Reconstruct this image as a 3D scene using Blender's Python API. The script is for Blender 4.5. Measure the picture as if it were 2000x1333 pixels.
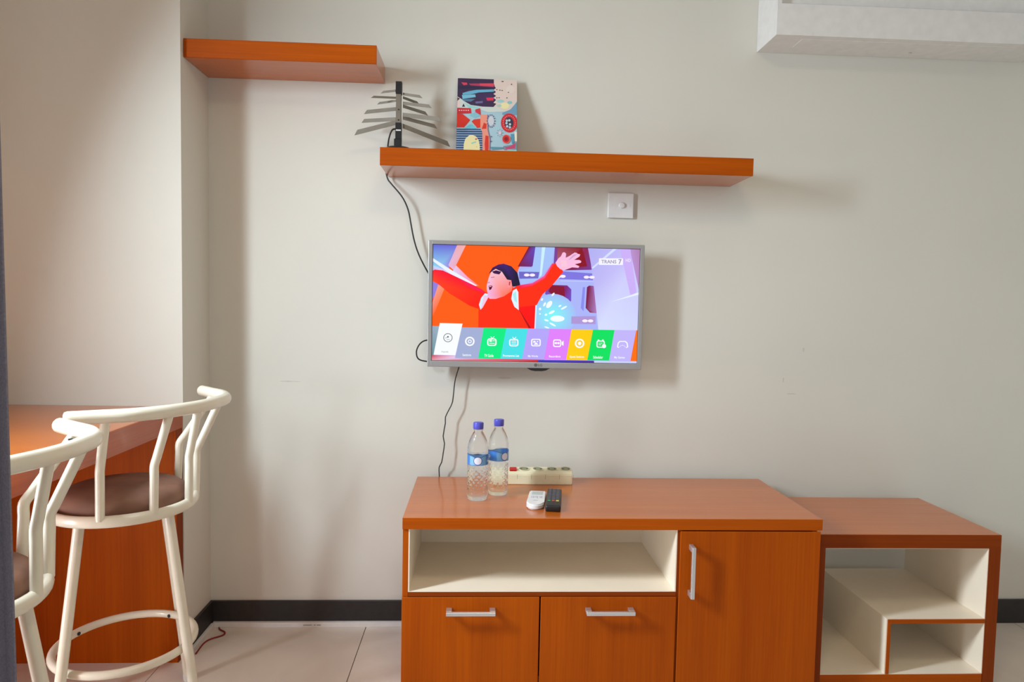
import bpy, bmesh, math, random
from mathutils import Vector, Matrix
random.seed(7)
for o in list(bpy.data.objects): bpy.data.objects.remove(o)
SCN = bpy.context.scene
COL = SCN.collection
PI = math.pi

# ------------------------------------------------------------------ camera
CAM_POS = Vector((0.0, -2.374, 1.1558))
YAW, PITCH, ROLL, FPX = -0.0487, -0.0552, 0.0197, 1316.06
fw = Vector((math.sin(-YAW)*math.cos(PITCH), math.cos(YAW)*math.cos(PITCH), math.sin(PITCH)))
rt = fw.cross(Vector((0, 0, 1))).normalized()
up = rt.cross(fw)
rt2 = rt*math.cos(ROLL) + up*math.sin(ROLL)
up2 = up*math.cos(ROLL) - rt*math.sin(ROLL)
cd = bpy.data.cameras.new('camera'); cd.sensor_width = 36.0; cd.lens = FPX/2000*36.0
cd.clip_start = 0.02
cam = bpy.data.objects.new('camera', cd); COL.objects.link(cam)
M = Matrix((rt2, up2, -fw)).transposed().to_4x4(); M.translation = CAM_POS
cam.matrix_world = M
SCN.camera = cam

# ------------------------------------------------------------------ world, daylight, exposure
w = bpy.data.worlds.new('world'); SCN.world = w; w.use_nodes = True
bgn = w.node_tree.nodes['Background']; bgn.inputs[0].default_value = (0.75, 0.85, 1.0, 1); bgn.inputs[1].default_value = 0.6
SCN.view_settings.view_transform = 'Standard'; SCN.view_settings.look = 'None'
SCN.view_settings.exposure = 0.0; SCN.view_settings.gamma = 1.0
SCN.view_settings.use_curve_mapping = False
def area(name, loc, direction, sx, sy, energy, color):
    l = bpy.data.lights.new(name, 'AREA'); l.shape = 'RECTANGLE'; l.size = sx; l.size_y = sy
    l.energy = energy; l.color = color
    o = bpy.data.objects.new(name, l); COL.objects.link(o); o.location = loc
    o.rotation_euler = Vector(direction).to_track_quat('-Z', 'Y').to_euler()
    return o
# daylight entering by the narrow side window on the left; warm ambient fill set at the unseen balcony door
k_ = area('side_window_daylight', (-1.64, -1.28, 1.82), (1, 0.08, -0.52), 0.20, 0.76, 39, (0.76, 0.90, 1.0)); k_.data.spread = math.radians(128)
k2 = area('side_window_lower_daylight', (-1.64, -1.28, 0.62), (1, 0.15, -0.25), 0.20, 0.86, 12.5, (0.85, 0.93, 1.0)); k2.data.spread = math.radians(150)
area('balcony_fill', (0.45, -4.42, 1.25), (0, 1, 0), 3.2, 2.1, 5.0, (1.0, 0.86, 0.66))

# ------------------------------------------------------------------ helpers
def lin(c):
    return tuple(((v/255)/12.92 if v/255 <= 0.04045 else ((v/255+0.055)/1.055)**2.4) for v in c)
def tag(o, label=None, cat=None, group=None, kind=None):
    if label: o['label'] = label
    if cat: o['category'] = cat
    if group: o['group'] = group
    if kind: o['kind'] = kind
    return o
def empty(name, loc, rz=0.0):
    o = bpy.data.objects.new(name, None); COL.objects.link(o); o.location = loc; o.rotation_euler = (0, 0, rz)
    o.empty_display_size = 0.05
    return o
def obj(name, bm, mat, parent=None, smooth=False, loc=None):
    me = bpy.data.meshes.new(name)
    bmesh.ops.recalc_face_normals(bm, faces=bm.faces[:])
    bm.to_mesh(me); bm.free()
    if mat: me.materials.append(mat)
    if smooth:
        for p in me.polygons: p.use_smooth = True
        try: me.set_sharp_from_angle(angle=math.radians(40))
        except Exception: pass
    o = bpy.data.objects.new(name, me); COL.objects.link(o)
    if parent: o.parent = parent
    if loc: o.location = loc
    return o
def bx(bm, x0, x1, y0, y1, z0, z1, bev=0.0, seg=1):
    b = bmesh.new()
    bmesh.ops.create_cube(b, size=1.0)
    for v in b.verts:
        v.co = Vector(((x0+x1)/2 + v.co.x*(x1-x0), (y0+y1)/2 + v.co.y*(y1-y0), (z0+z1)/2 + v.co.z*(z1-z0)))
    if bev > 0:
        bmesh.ops.bevel(b, geom=b.edges[:], offset=bev, segments=seg, profile=0.5, affect='EDGES')
    t = bpy.data.meshes.new('t'); b.to_mesh(t); b.free(); bm.from_mesh(t); bpy.data.meshes.remove(t)
    return bm
def box(name, x0, x1, y0, y1, z0, z1, mat, parent=None, bev=0.0, seg=1):
    return obj(name, bx(bmesh.new(), min(x0,x1), max(x0,x1), min(y0,y1), max(y0,y1), min(z0,z1), max(z0,z1), bev, seg), mat, parent)
def spline(pts, n=8, closed=False):
    P = [Vector(p) for p in pts]; out = []; N = len(P)
    segs = N if closed else N-1
    for i in range(segs):
        if closed: p0, p1, p2, p3 = P[(i-1) % N], P[i], P[(i+1) % N], P[(i+2) % N]
        else: p0, p1, p2, p3 = P[max(i-1, 0)], P[i], P[i+1], P[min(i+2, N-1)]
        for k in range(n):
            t = k/n
            out.append(0.5*((2*p1) + (p2-p0)*t + (2*p0-5*p1+4*p2-p3)*t*t + (3*p1-p0-3*p2+p3)*t**3))
    if not closed: out.append(P[-1])
    return out
def tube(bm, pts, r, seg=12, closed=False, rz=None, caps=True, round_caps=False):
    """tube along pts; r radius (or list); rz = vertical radius for an oval section"""
    P = [Vector(p) for p in pts]; n = len(P); rings = []
    if round_caps and not closed:
        r0 = r if not isinstance(r, (list, tuple)) else r[0]
        d0 = (P[0]-P[1]).normalized(); d1 = (P[-1]-P[-2]).normalized()
        ra = [r0]*n if not isinstance(r, (list, tuple)) else list(r)
        P = [P[0]+d0*r0*0.55, P[0]+d0*r0*0.4] + P + [P[-1]+d1*r0*0.4, P[-1]+d1*r0*0.55]
        r = [r0*0.55, r0*0.86] + ra + [ra[-1]*0.86, ra[-1]*0.55]; n = len(P)
    prev = None
    for i in range(n):
        if closed: t = P[(i+1) % n]-P[i-1]
        else: t = P[min(i+1, n-1)]-P[max(i-1, 0)]
        t.normalize()
        if rz is not None: ref = Vector((0, 0, 1))
        elif prev is None: ref = Vector((0, 0, 1)) if abs(t.z) < 0.9 else Vector((1, 0, 0))
        else: ref = prev
        a = ref - t*ref.dot(t); a.normalize(); b = t.cross(a); prev = a
        rr = r[i] if isinstance(r, (list, tuple)) else r
        ra = rz*(rr/(r if not isinstance(r, (list, tuple)) else max(r))) if rz is not None else rr
        rings.append([bm.verts.new(P[i] + a*ra*math.cos(2*PI*k/seg) + b*rr*math.sin(2*PI*k/seg)) for k in range(seg)])
    m = n if closed else n-1
    for i in range(m):
        A, B = rings[i], rings[(i+1) % n]
        for k in range(seg): bm.faces.new((A[k], A[(k+1) % seg], B[(k+1) % seg], B[k]))
    if caps and not closed:
        bm.faces.new(rings[0]); bm.faces.new(rings[-1])
    return bm
def lathe(bm, prof, seg=32, center=(0, 0), f=None, cap=True):
    rings = []
    for (r, z) in prof:
        ring = []
        for k in range(seg):
            a = 2*PI*k/seg; rr = r + (f(a, z, r) if f else 0)
            ring.append(bm.verts.new((center[0]+rr*math.cos(a), center[1]+rr*math.sin(a), z)))
        rings.append(ring)
    for i in range(len(rings)-1):
        A, B = rings[i], rings[i+1]
        for k in range(seg): bm.faces.new((A[k], A[(k+1) % seg], B[(k+1) % seg], B[k]))
    if cap: bm.faces.new(rings[0]); bm.faces.new(rings[-1])
    return bm
def prism(bm, pts, d, axis='y', base=0.0):
    """extrude a 2D outline; axis y: pts are (x,z) and the body spans y base..base+d; axis z: pts (x,y)"""
    def mk(p, h): return (p[0], h, p[1]) if axis == 'y' else ((p[0], p[1], h) if axis == 'z' else (h, p[0], p[1]))
    a = [bm.verts.new(mk(p, base)) for p in pts]; b = [bm.verts.new(mk(p, base+d)) for p in pts]
    n = len(pts); bm.faces.new(a); bm.faces.new(b)
    for i in range(n): bm.faces.new((a[i], a[(i+1) % n], b[(i+1) % n], b[i]))
    return bm
def copy_tree(o, parent=None):
    c = o.copy(); COL.objects.link(c); c.parent = parent
    for ch in [x for x in bpy.data.objects if x.parent == o]: copy_tree(ch, c)
    return c

# ------------------------------------------------------------------ materials
def new_mat(name):
    m = bpy.data.materials.new(name); m.use_nodes = True
    return m, m.node_tree, m.node_tree.nodes['Principled BSDF']
def N(nt, typ, **kw):
    n = nt.nodes.new(typ)
    for k, v in kw.items(): setattr(n, k, v)
    return n
def mat_plain(name, rgb, rough=0.5, metal=0.0, spec=0.5, var=0.04, scale=30.0, bump=0.0, coat=0.0):
    m, nt, b = new_mat(name); c = lin(rgb)
    b.inputs['Roughness'].default_value = rough; b.inputs['Metallic'].default_value = metal
    b.inputs['Specular IOR Level'].default_value = spec; b.inputs['Coat Weight'].default_value = coat
    tc = N(nt, 'ShaderNodeTexCoord'); nz = N(nt, 'ShaderNodeTexNoise'); nz.inputs['Scale'].default_value = scale
    nz.inputs['Detail'].default_value = 4
    nt.links.new(tc.outputs['Object'], nz.inputs['Vector'])
    cr = N(nt, 'ShaderNodeValToRGB')
    cr.color_ramp.elements[0].position = 0.3; cr.color_ramp.elements[1].position = 0.7
    cr.color_ramp.elements[0].color = tuple(v*(1-var) for v in c)+(1,)
    cr.color_ramp.elements[1].color = tuple(min(1, v*(1+var)) for v in c)+(1,)
    nt.links.new(nz.outputs['Fac'], cr.inputs['Fac']); nt.links.new(cr.outputs['Color'], b.inputs['Base Color'])
    if bump:
        bp = N(nt, 'ShaderNodeBump'); bp.inputs['Strength'].default_value = bump; bp.inputs['Distance'].default_value = 0.002
        nt.links.new(nz.outputs['Fac'], bp.inputs['Height']); nt.links.new(bp.outputs['Normal'], b.inputs['Normal'])
    return m
def mat_wood(name, rgb, grain='x', rough=0.3, var=0.13, coat=0.25):
    m, nt, b = new_mat(name); c = lin(rgb)
    b.inputs['Roughness'].default_value = rough; b.inputs['Coat Weight'].default_value = coat
    b.inputs['Coat Roughness'].default_value = 0.10; b.inputs['Specular IOR Level'].default_value = 0.12 if coat == 0 else 0.5
    tc = N(nt, 'ShaderNodeTexCoord'); mp = N(nt, 'ShaderNodeMapping')
    s = {'x': (3, 160, 160), 'y': (160, 3, 160), 'z': (160, 160, 3)}[grain]
    mp.inputs['Scale'].default_value = s
    nz = N(nt, 'ShaderNodeTexNoise'); nz.inputs['Scale'].default_value = 1.0; nz.inputs['Detail'].default_value = 5
    nz.inputs['Roughness'].default_value = 0.65
    nt.links.new(tc.outputs['Object'], mp.inputs['Vector']); nt.links.new(mp.outputs['Vector'], nz.inputs['Vector'])
    mp2 = N(nt, 'ShaderNodeMapping'); mp2.inputs['Scale'].default_value = tuple(v*0.12+0.6 for v in s)
    nz2 = N(nt, 'ShaderNodeTexNoise'); nz2.inputs['Scale'].default_value = 0.6; nz2.inputs['Detail'].default_value = 3
    nt.links.new(tc.outputs['Object'], mp2.inputs['Vector']); nt.links.new(mp2.outputs['Vector'], nz2.inputs['Vector'])
    mx = N(nt, 'ShaderNodeMath', operation='ADD'); nt.links.new(nz.outputs['Fac'], mx.inputs[0]); nt.links.new(nz2.outputs['Fac'], mx.inputs[1])
    ml = N(nt, 'ShaderNodeMath', operation='MULTIPLY'); ml.inputs[1].default_value = 0.5; nt.links.new(mx.outputs[0], ml.inputs[0])
    cr = N(nt, 'ShaderNodeValToRGB'); e = cr.color_ramp.elements
    e[0].position = 0.36; e[1].position = 0.64
    e[0].color = (c[0]*(1-var*1.3), c[1]*(1-var*1.8), c[2]*(1-var*1.8), 1)
    e[1].color = (c[0]*(1+var), c[1]*(1+var*1.5), c[2]*(1+var*1.5), 1)
    nt.links.new(ml.outputs[0], cr.inputs['Fac']); nt.links.new(cr.outputs['Color'], b.inputs['Base Color'])
    bp = N(nt, 'ShaderNodeBump'); bp.inputs['Strength'].default_value = 0.01 if coat < 0.3 else 0.0; bp.inputs['Distance'].default_value = 0.001
    nt.links.new(nz.outputs['Fac'], bp.inputs['Height']); nt.links.new(bp.outputs['Normal'], b.inputs['Normal'])
    return m
def mat_wall(name, rgb, var=0.03):
    m, nt, b = new_mat(name); c = lin(rgb)
    b.inputs['Roughness'].default_value = 0.75; b.inputs['Specular IOR Level'].default_value = 0.25
    tc = N(nt, 'ShaderNodeTexCoord')
    nz = N(nt, 'ShaderNodeTexNoise'); nz.inputs['Scale'].default_value = 2.2; nz.inputs['Detail'].default_value = 6
    nf = N(nt, 'ShaderNodeTexNoise'); nf.inputs['Scale'].default_value = 90; nf.inputs['Detail'].default_value = 3
    for n in (nz, nf): nt.links.new(tc.outputs['Object'], n.inputs['Vector'])
    cr = N(nt, 'ShaderNodeValToRGB'); e = cr.color_ramp.elements
    e[0].position = 0.3; e[1].position = 0.7
    e[0].color = tuple(v*(1-var) for v in c)+(1,); e[1].color = tuple(v*(1+var*0.5) for v in c)+(1,)
    nt.links.new(nz.outputs['Fac'], cr.inputs['Fac'])
    # small scuffs and specks in the paint
    vo = N(nt, 'ShaderNodeTexNoise'); vo.inputs['Scale'].default_value = 11; vo.inputs['Detail'].default_value = 8; vo.inputs['Roughness'].default_value = 0.7
    nt.links.new(tc.outputs['Object'], vo.inputs['Vector'])
    sr = N(nt, 'ShaderNodeValToRGB'); sr.color_ramp.elements[0].position = 0.72; sr.color_ramp.elements[1].position = 0.80
    nt.links.new(vo.outputs['Fac'], sr.inputs['Fac'])
    mix = N(nt, 'ShaderNodeMix', data_type='RGBA'); mix.inputs[7].default_value = tuple(v*0.75 for v in c)+(1,)
    nt.links.new(sr.outputs['Color'], mix.inputs[0]); nt.links.new(cr.outputs['Color'], mix.inputs[6])
    nt.links.new(mix.outputs[2], b.inputs['Base Color'])
    bp = N(nt, 'ShaderNodeBump'); bp.inputs['Strength'].default_value = 0.05; bp.inputs['Distance'].default_value = 0.001
    nt.links.new(nf.outputs['Fac'], bp.inputs['Height']); nt.links.new(bp.outputs['Normal'], b.inputs['Normal'])
    return m
def mat_tile(name, rgb):
    m, nt, b = new_mat(name); c = lin(rgb)
    b.inputs['Roughness'].default_value = 0.22; b.inputs['Specular IOR Level'].default_value = 0.45
    tc = N(nt, 'ShaderNodeTexCoord'); nz = N(nt, 'ShaderNodeTexNoise'); nz.inputs['Scale'].default_value = 3.5; nz.inputs['Detail'].default_value = 7
    nz.inputs['Distortion'].default_value = 1.2
    nt.links.new(tc.outputs['Object'], nz.inputs['Vector'])
    cr = N(nt, 'ShaderNodeValToRGB'); e = cr.color_ramp.elements; e[0].position = 0.3; e[1].position = 0.72
    e[0].color = tuple(v*0.93 for v in c)+(1,); e[1].color = tuple(min(1, v*1.05) for v in c)+(1,)
    nt.links.new(nz.outputs['Fac'], cr.inputs['Fac']); nt.links.new(cr.outputs['Color'], b.inputs['Base Color'])
    return m
def mat_attr(name, emit=0.0, rough=0.6):
    m, nt, b = new_mat(name)
    a = N(nt, 'ShaderNodeAttribute'); a.attribute_name = 'Col'
    b.inputs['Roughness'].default_value = rough
    if emit:
        b.inputs['Base Color'].default_value = (0.01, 0.01, 0.01, 1); b.inputs['Specular IOR Level'].default_value = 0.05
        nt.links.new(a.outputs['Color'], b.inputs['Emission Color']); b.inputs['Emission Strength'].default_value = emit
    else:
        nt.links.new(a.outputs['Color'], b.inputs['Base Color'])
    return m
def mat_clear(name, tint=(0.97, 0.985, 1.0)):
    m, nt, b = new_mat(name); nt.nodes.remove(b)
    out = nt.nodes['Material Output']
    gl = N(nt, 'ShaderNodeBsdfGlass'); gl.inputs['IOR'].default_value = 1.30; gl.inputs['Roughness'].default_value = 0.0
    gl.inputs['Color'].default_value = (1, 1, 1, 1)
    tr = N(nt, 'ShaderNodeBsdfTransparent'); tr.inputs['Color'].default_value = tint+(1,)
    mx = N(nt, 'ShaderNodeMixShader'); mx.inputs[0].default_value = 0.75
    nt.links.new(tr.outputs[0], mx.inputs[1]); nt.links.new(gl.outputs[0], mx.inputs[2])
    nt.links.new(mx.outputs[0], out.inputs['Surface'])
    return m
def mat_fabric(name, rgb, scale=400):
    m, nt, b = new_mat(name); c = lin(rgb)
    b.inputs['Roughness'].default_value = 0.9; b.inputs['Specular IOR Level'].default_value = 0.15
    tc = N(nt, 'ShaderNodeTexCoord'); wv = N(nt, 'ShaderNodeTexNoise'); wv.inputs['Scale'].default_value = scale
    nt.links.new(tc.outputs['Object'], wv.inputs['Vector'])
    cr = N(nt, 'ShaderNodeValToRGB'); e = cr.color_ramp.elements; e[0].position = 0.3; e[1].position = 0.7
    e[0].color = tuple(v*0.85 for v in c)+(1,); e[1].color = tuple(v*1.12 for v in c)+(1,)
    nt.links.new(wv.outputs['Fac'], cr.inputs['Fac']); nt.links.new(cr.outputs['Color'], b.inputs['Base Color'])
    return m

WALL = mat_wall('wall_paint', (222, 219, 209))
CEIL = mat_wall('ceiling_paint', (236, 234, 228))
TILE = mat_tile('polished_floor_tile', (228, 217, 206))
GROUT = mat_plain('tile_grout', (120, 112, 104), 0.9)
SKIRT = mat_plain('black_skirting_paint', (42, 38, 38), 0.5, var=0.15, scale=60)
WHITE_PL = mat_plain('white_plastic', (232, 230, 228), 0.35)
WHITE_LAM = mat_plain('white_laminate', (247, 233, 213), 0.4, var=0.02, scale=12)
WOOD_RGB = (174, 77, 0)
WOOD_V = mat_wood('orange_veneer_upright_grain', WOOD_RGB, 'z', 0.5, coat=0.0)
WOOD_H = mat_wood('orange_veneer_long_grain', WOOD_RGB, 'x', 0.5, coat=0.0)
WOOD_Y = mat_wood('orange_veneer_cross_grain', WOOD_RGB, 'y', 0.30)
WOOD_TOP = mat_wood('lacquered_veneer_lightened', (192, 98, 22), 'x', 0.22, 0.10, 0.4)  # same veneer as the fronts; lighter base carries the wall's reflection
WOOD_DARK = mat_wood('dark_edge_veneer', (136, 56, 6), 'x', 0.45, coat=0.0)
WOOD_DARKV = mat_wood('dark_and_shaded_veneer_upright', (136, 56, 6), 'z', 0.45, coat=0.0)
STEEL = mat_plain('brushed_handle_metal', (205, 205, 208), 0.35, 0.75, var=0.03)
IVORY = mat_plain('ivory_enamel', (236, 228, 208), 0.28, var=0.02, coat=0.3)
BROWN_SEAT = mat_plain('brown_suede_seat', (134, 96, 78), 0.8, var=0.16, scale=16, bump=0.1)
BLACK_PL = mat_plain('black_plastic', (26, 25, 28), 0.4)
CABLE = mat_plain('black_cable_rubber', (28, 27, 28), 0.55)
SILVER = mat_plain('silver_bezel', (164, 162, 160), 0.34, 0.35, var=0.02)
CREAM_PL = mat_plain('aged_cream_plastic', (232, 224, 190), 0.45, var=0.06, scale=14)
ALU = mat_plain('grey_aluminium', (120, 111, 98), 0.6, 0.15, var=0.06)
RED_PL = mat_plain('red_plastic', (190, 16, 20), 0.35)
CURT = mat_fabric('slate_curtain_fabric', (124, 120, 132))
RED_WIRE = mat_plain('red_cable', (140, 26, 30), 0.5)
PAINT_MAT = mat_attr('painted_canvas', 0.0, 0.65)
SCREEN_MAT = mat_attr('lit_screen', 1.0)
CLEAR = mat_clear('clear_water_bottle')
BLUE_CAP = mat_plain('blue_cap_plastic', (84, 84, 196), 0.3, var=0.05)
LABEL_MAT = mat_attr('printed_label', 0.0, 0.35)
MARK = mat_plain('grey_print', (90, 90, 92), 0.5)

# flat print: layered polygons with colours, traced in the units of the picture and mapped to a flat surface
def ell(cx, cy, rx, ry, n=20, rot=0.0, a0=0.0, a1=2*PI):
    out = []
    for k in range(n):
        a = a0 + (a1-a0)*k/n
        x, y = rx*math.cos(a), ry*math.sin(a)
        out.append((cx + x*math.cos(rot)-y*math.sin(rot), cy + x*math.sin(rot)+y*math.cos(rot)))
    return out
def ring_poly(cx, cy, r0, r1, n=22):
    return [('q', [(cx+r0*math.cos(2*PI*k/n), cy+r0*math.sin(2*PI*k/n)), (cx+r1*math.cos(2*PI*k/n), cy+r1*math.sin(2*PI*k/n)),
                   (cx+r1*math.cos(2*PI*(k+1)/n), cy+r1*math.sin(2*PI*(k+1)/n)), (cx+r0*math.cos(2*PI*(k+1)/n), cy+r0*math.sin(2*PI*(k+1)/n))]) for k in range(n)]
def rrect(x0, y0, x1, y1, r, n=4):
    out = []
    for cx, cy, a in ((x1-r, y1-r, 0), (x0+r, y1-r, PI/2), (x0+r, y0+r, PI), (x1-r, y0+r, 1.5*PI)):
        for k in range(n+1): out.append((cx+r*math.cos(a+PI/2*k/n), cy+r*math.sin(a+PI/2*k/n)))
    return out
_tc = {}
def text_tris(body):
    if body in _tc: return _tc[body]
    cu = bpy.data.curves.new('t', 'FONT'); cu.body = body; cu.size = 1.0; cu.resolution_u = 3; cu.offset = 0.018
    o = bpy.data.objects.new('t', cu); COL.objects.link(o); bpy.context.view_layer.update()
    me = bpy.data.meshes.new_from_object(o.evaluated_get(bpy.context.evaluated_depsgraph_get()))
    polys = [[(me.vertices[i].co.x, me.vertices[i].co.y) for i in p.vertices] for p in me.polygons]
    xs = [v.co.x for v in me.vertices]; ys = [v.co.y for v in me.vertices]
    bpy.data.objects.remove(o); bpy.data.curves.remove(cu); bpy.data.meshes.remove(me)
    _tc[body] = (polys, min(xs), max(xs), min(ys), max(ys))
    return _tc[body]
class Print:
    def __init__(s, mapper, step): s.items = []; s.map = mapper; s.step = step; s.layer = 0
    def poly(s, pts, col, same=False):
        if not same: s.layer += 1
        s.items.append((pts, col, s.layer))
    def ring(s, cx, cy, r0, r1, col):
        s.layer += 1
        for _, q in ring_poly(cx, cy, r0, r1): s.items.append((q, col, s.layer))
    def glow(s, cx, cy, rx, ry, c0, c1, n=28, rot=0.0):
        s.layer += 1; e = ell(cx, cy, rx, ry, n, rot)
        for k in range(n): s.items.append(([(cx, cy), e[k], e[(k+1) % n]], [c0, c1, c1], s.layer))
    def text(s, body, cx, cy, h, col, wid=None):
        s.layer += 1; P, x0, x1, y0, y1 = text_tris(body)
        k = h/(y1-y0); kx = k if wid is None else wid/(x1-x0)
        for q in P: s.items.append(([(cx+(x-(x0+x1)/2)*kx, cy-(y-(y0+y1)/2)*k) for x, y in q], col, s.layer))
    def outline(s, pts, wd, col):
        n = len(pts); cx = sum(p[0] for p in pts)/n; cy = sum(p[1] for p in pts)/n; s.layer += 1
        inn = [(p[0]-(p[0]-cx)/max(1e-6, math.hypot(p[0]-cx, p[1]-cy))*wd, p[1]-(p[1]-cy)/max(1e-6, math.hypot(p[0]-cx, p[1]-cy))*wd) for p in pts]
        for i in range(n): s.items.append(([pts[i], pts[(i+1) % n], inn[(i+1) % n], inn[i]], col, s.layer))
    def build(s, name, mat, parent, place):
        verts, faces, cols = [], [], []
        def clip(P):
            for ax, sg, lim in ((0, 1, 0.0), (0, -1, -1.0), (1, 1, 0.0), (1, -1, -1.0)):
                out = []
                for i in range(len(P)):
                    a, b = P[i-1], P[i]; da = a[0][ax]*sg-lim; db = b[0][ax]*sg-lim
                    if (da >= 0) != (db >= 0):
                        t = da/(da-db)
                        out.append(((a[0][0]+(b[0][0]-a[0][0])*t, a[0][1]+(b[0][1]-a[0][1])*t), tuple(a[1][j]+(b[1][j]-a[1][j])*t for j in range(3))))
                    if db >= 0: out.append(b)
                P = out
                if not P: return P
            return P
        for pts, col, ly in s.items:
            cl = [lin(c) for c in col] if isinstance(col, list) else [lin(col)]*len(pts)
            P = clip([(s.map(p), c) for p, c in zip(pts, cl)])
            if len(P) < 3: continue
            i0 = len(verts)
            for uv, c in P: verts.append(place(uv[0], uv[1], ly*s.step)); cols.append(c)
            faces.append(list(range(i0, i0+len(P))))
        me = bpy.data.meshes.new(name); me.from_pydata(verts, [], faces)
        at = me.color_attributes.new('Col', 'FLOAT_COLOR', 'POINT')
        for i, c in enumerate(cols): at.data[i].color = c+(1,)
        me.materials.append(mat)
        o = bpy.data.objects.new(name, me); COL.objects.link(o); o.parent = parent
        return o
def quad_map(TL, TR, BR, BL):
    def f(p):
        x, y = p; u, v = 0.5, 0.5
        for _ in range(6):
            v = (y - (TL[1]+(TR[1]-TL[1])*u))/((BL[1]+(BR[1]-BL[1])*u)-(TL[1]+(TR[1]-TL[1])*u))
            u = (x - (TL[0]+(BL[0]-TL[0])*v))/((TR[0]+(BR[0]-TR[0])*v)-(TL[0]+(BL[0]-TL[0])*v))
        return (u, v)
    return f

# ------------------------------------------------------------------ room
XL, XR, YB, ZC = -1.60, 2.60, -4.40, 2.62
PIER_X, PIER_Y = -0.932, -0.2115
tag(box('wall_back', XL-0.1, XR+0.1, 0, 0.12, 0, ZC, WALL), kind='structure')
tag(box('wall_pier', XL, PIER_X, PIER_Y, 0, 0, ZC, WALL), kind='structure')
WY0, WY1, WZ0, WZ1 = -1.42, -1.14, 0.12, 2.24
bm = bmesh.new()
bx(bm, XL-0.1, XL, YB, WY0, 0, ZC); bx(bm, XL-0.1, XL, WY1, 0, 0, ZC); bx(bm, XL-0.1, XL, WY0, WY1, 0, WZ0); bx(bm, XL-0.1, XL, WY0, WY1, WZ1, ZC)
tag(obj('wall_left', bm, WALL), kind='structure')
tag(box('wall_right', XR, XR+0.1, YB, 0, 0, ZC, WALL), kind='structure')
DX0, DX1, DZ1 = -1.15, 2.05, 2.30
bm = bmesh.new()
bx(bm, XL-0.1, DX0, YB-0.1, YB, 0, ZC); bx(bm, DX1, XR+0.1, YB-0.1, YB, 0, ZC); bx(bm, DX0, DX1, YB-0.1, YB, DZ1, ZC)
tag(obj('wall_rear', bm, WALL), kind='structure')
tag(box('ceiling', XL-0.1, XR+0.1, YB-0.1, 0.12, ZC, ZC+0.1, CEIL), kind='structure')
fl = tag(box('floor', XL-0.1, XR+0.1, YB-0.1, 0.12, -0.08, -0.004, GROUT), kind='structure')
# floor tiles 60 x 60 cm, joint positions read off the visible joints
G = 0.0015; tile_cache = {}
xs = [XL] + [x for x in [-0.384+0.6*k for k in range(-3, 6)] if XL+0.01 < x < XR-0.01] + [XR]
ys = [0.0] + [-0.6*k for k in range(1, 8) if -0.6*k > YB+0.01] + [YB]
for i in range(len(xs)-1):
    for j in range(len(ys)-1):
        w_, d_ = round(xs[i+1]-xs[i]-2*G, 4), round(ys[j]-ys[j+1]-2*G, 4)
        if (w_, d_) not in tile_cache:
            o = box('floor_tile', -w_/2, w_/2, -d_/2, d_/2, -0.004, 0.0, TILE, fl); tile_cache[(w_, d_)] = o.data
        else:
            o = bpy.data.objects.new('floor_tile', tile_cache[(w_, d_)]); COL.objects.link(o); o.parent = fl
        o.location = ((xs[i]+xs[i+1])/2, (ys[j]+ys[j+1])/2, 0)
BBH = 0.0893
tag(box('baseboard_back', PIER_X, XR, -0.010, 0, 0, BBH, SKIRT, None, 0.0012), kind='structure')
tag(box('baseboard_pier', PIER_X, PIER_X+0.010, PIER_Y, -0.010, 0, BBH, SKIRT, None, 0.0012), kind='structure')
tag(box('baseboard_right', XR-0.010, XR, YB, -0.010, 0, BBH, SKIRT, None, 0.0012), kind='structure')
# side window frame with its pane, and the balcony door behind the camera
wn = tag(empty('window_1', (XL-0.05, (WY0+WY1)/2, WZ0)), kind='structure')
hw = (WY1-WY0)/2; hh = WZ1-WZ0
fb = bmesh.new()
bx(fb, -0.02, 0.02, -hw, -hw+0.02, 0, hh); bx(fb, -0.02, 0.02, hw-0.02, hw, 0, hh); bx(fb, -0.02, 0.02, -hw+0.02, hw-0.02, 0, 0.02); bx(fb, -0.02, 0.02, -hw+0.02, hw-0.02, hh-0.02, hh)
obj('window_frame', fb, WHITE_PL, wn)
dn = tag(empty('door_1', ((DX0+DX1)/2, YB-0.05, 0)), kind='structure')
hw = (DX1-DX0)/2
fb = bmesh.new()
for a, b_ in ((-hw, -hw+0.05), (-0.03, 0.03), (hw-0.05, hw)): bx(fb, a, b_, -0.02, 0.02, 0, DZ1)
bx(fb, -hw+0.05, hw-0.05, -0.02, 0.02, DZ1-0.05, DZ1)
obj('door_frame', fb, WHITE_PL, dn)

# unseen lamp fixture and warm light, added to brighten the floor and worktops
cl = [o for o in COL.objects if o.name == 'ceiling'][0]
lp = obj('added_ceiling_lamp', lathe(bmesh.new(), [(0.27, -0.001), (0.27, -0.03), (0.25, -0.045), (0.245, -0.03), (0.01, -0.03)], 40), WHITE_PL, cl, True, (0.25, -1.75, ZC))
l_ = area('added_ceiling_fill', (0.25, -1.75, ZC-0.05), (0, 0, -1), 0.46, 0.46, 9, (1.0, 0.82, 0.56)); l_.data.shape = 'DISK'

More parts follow.
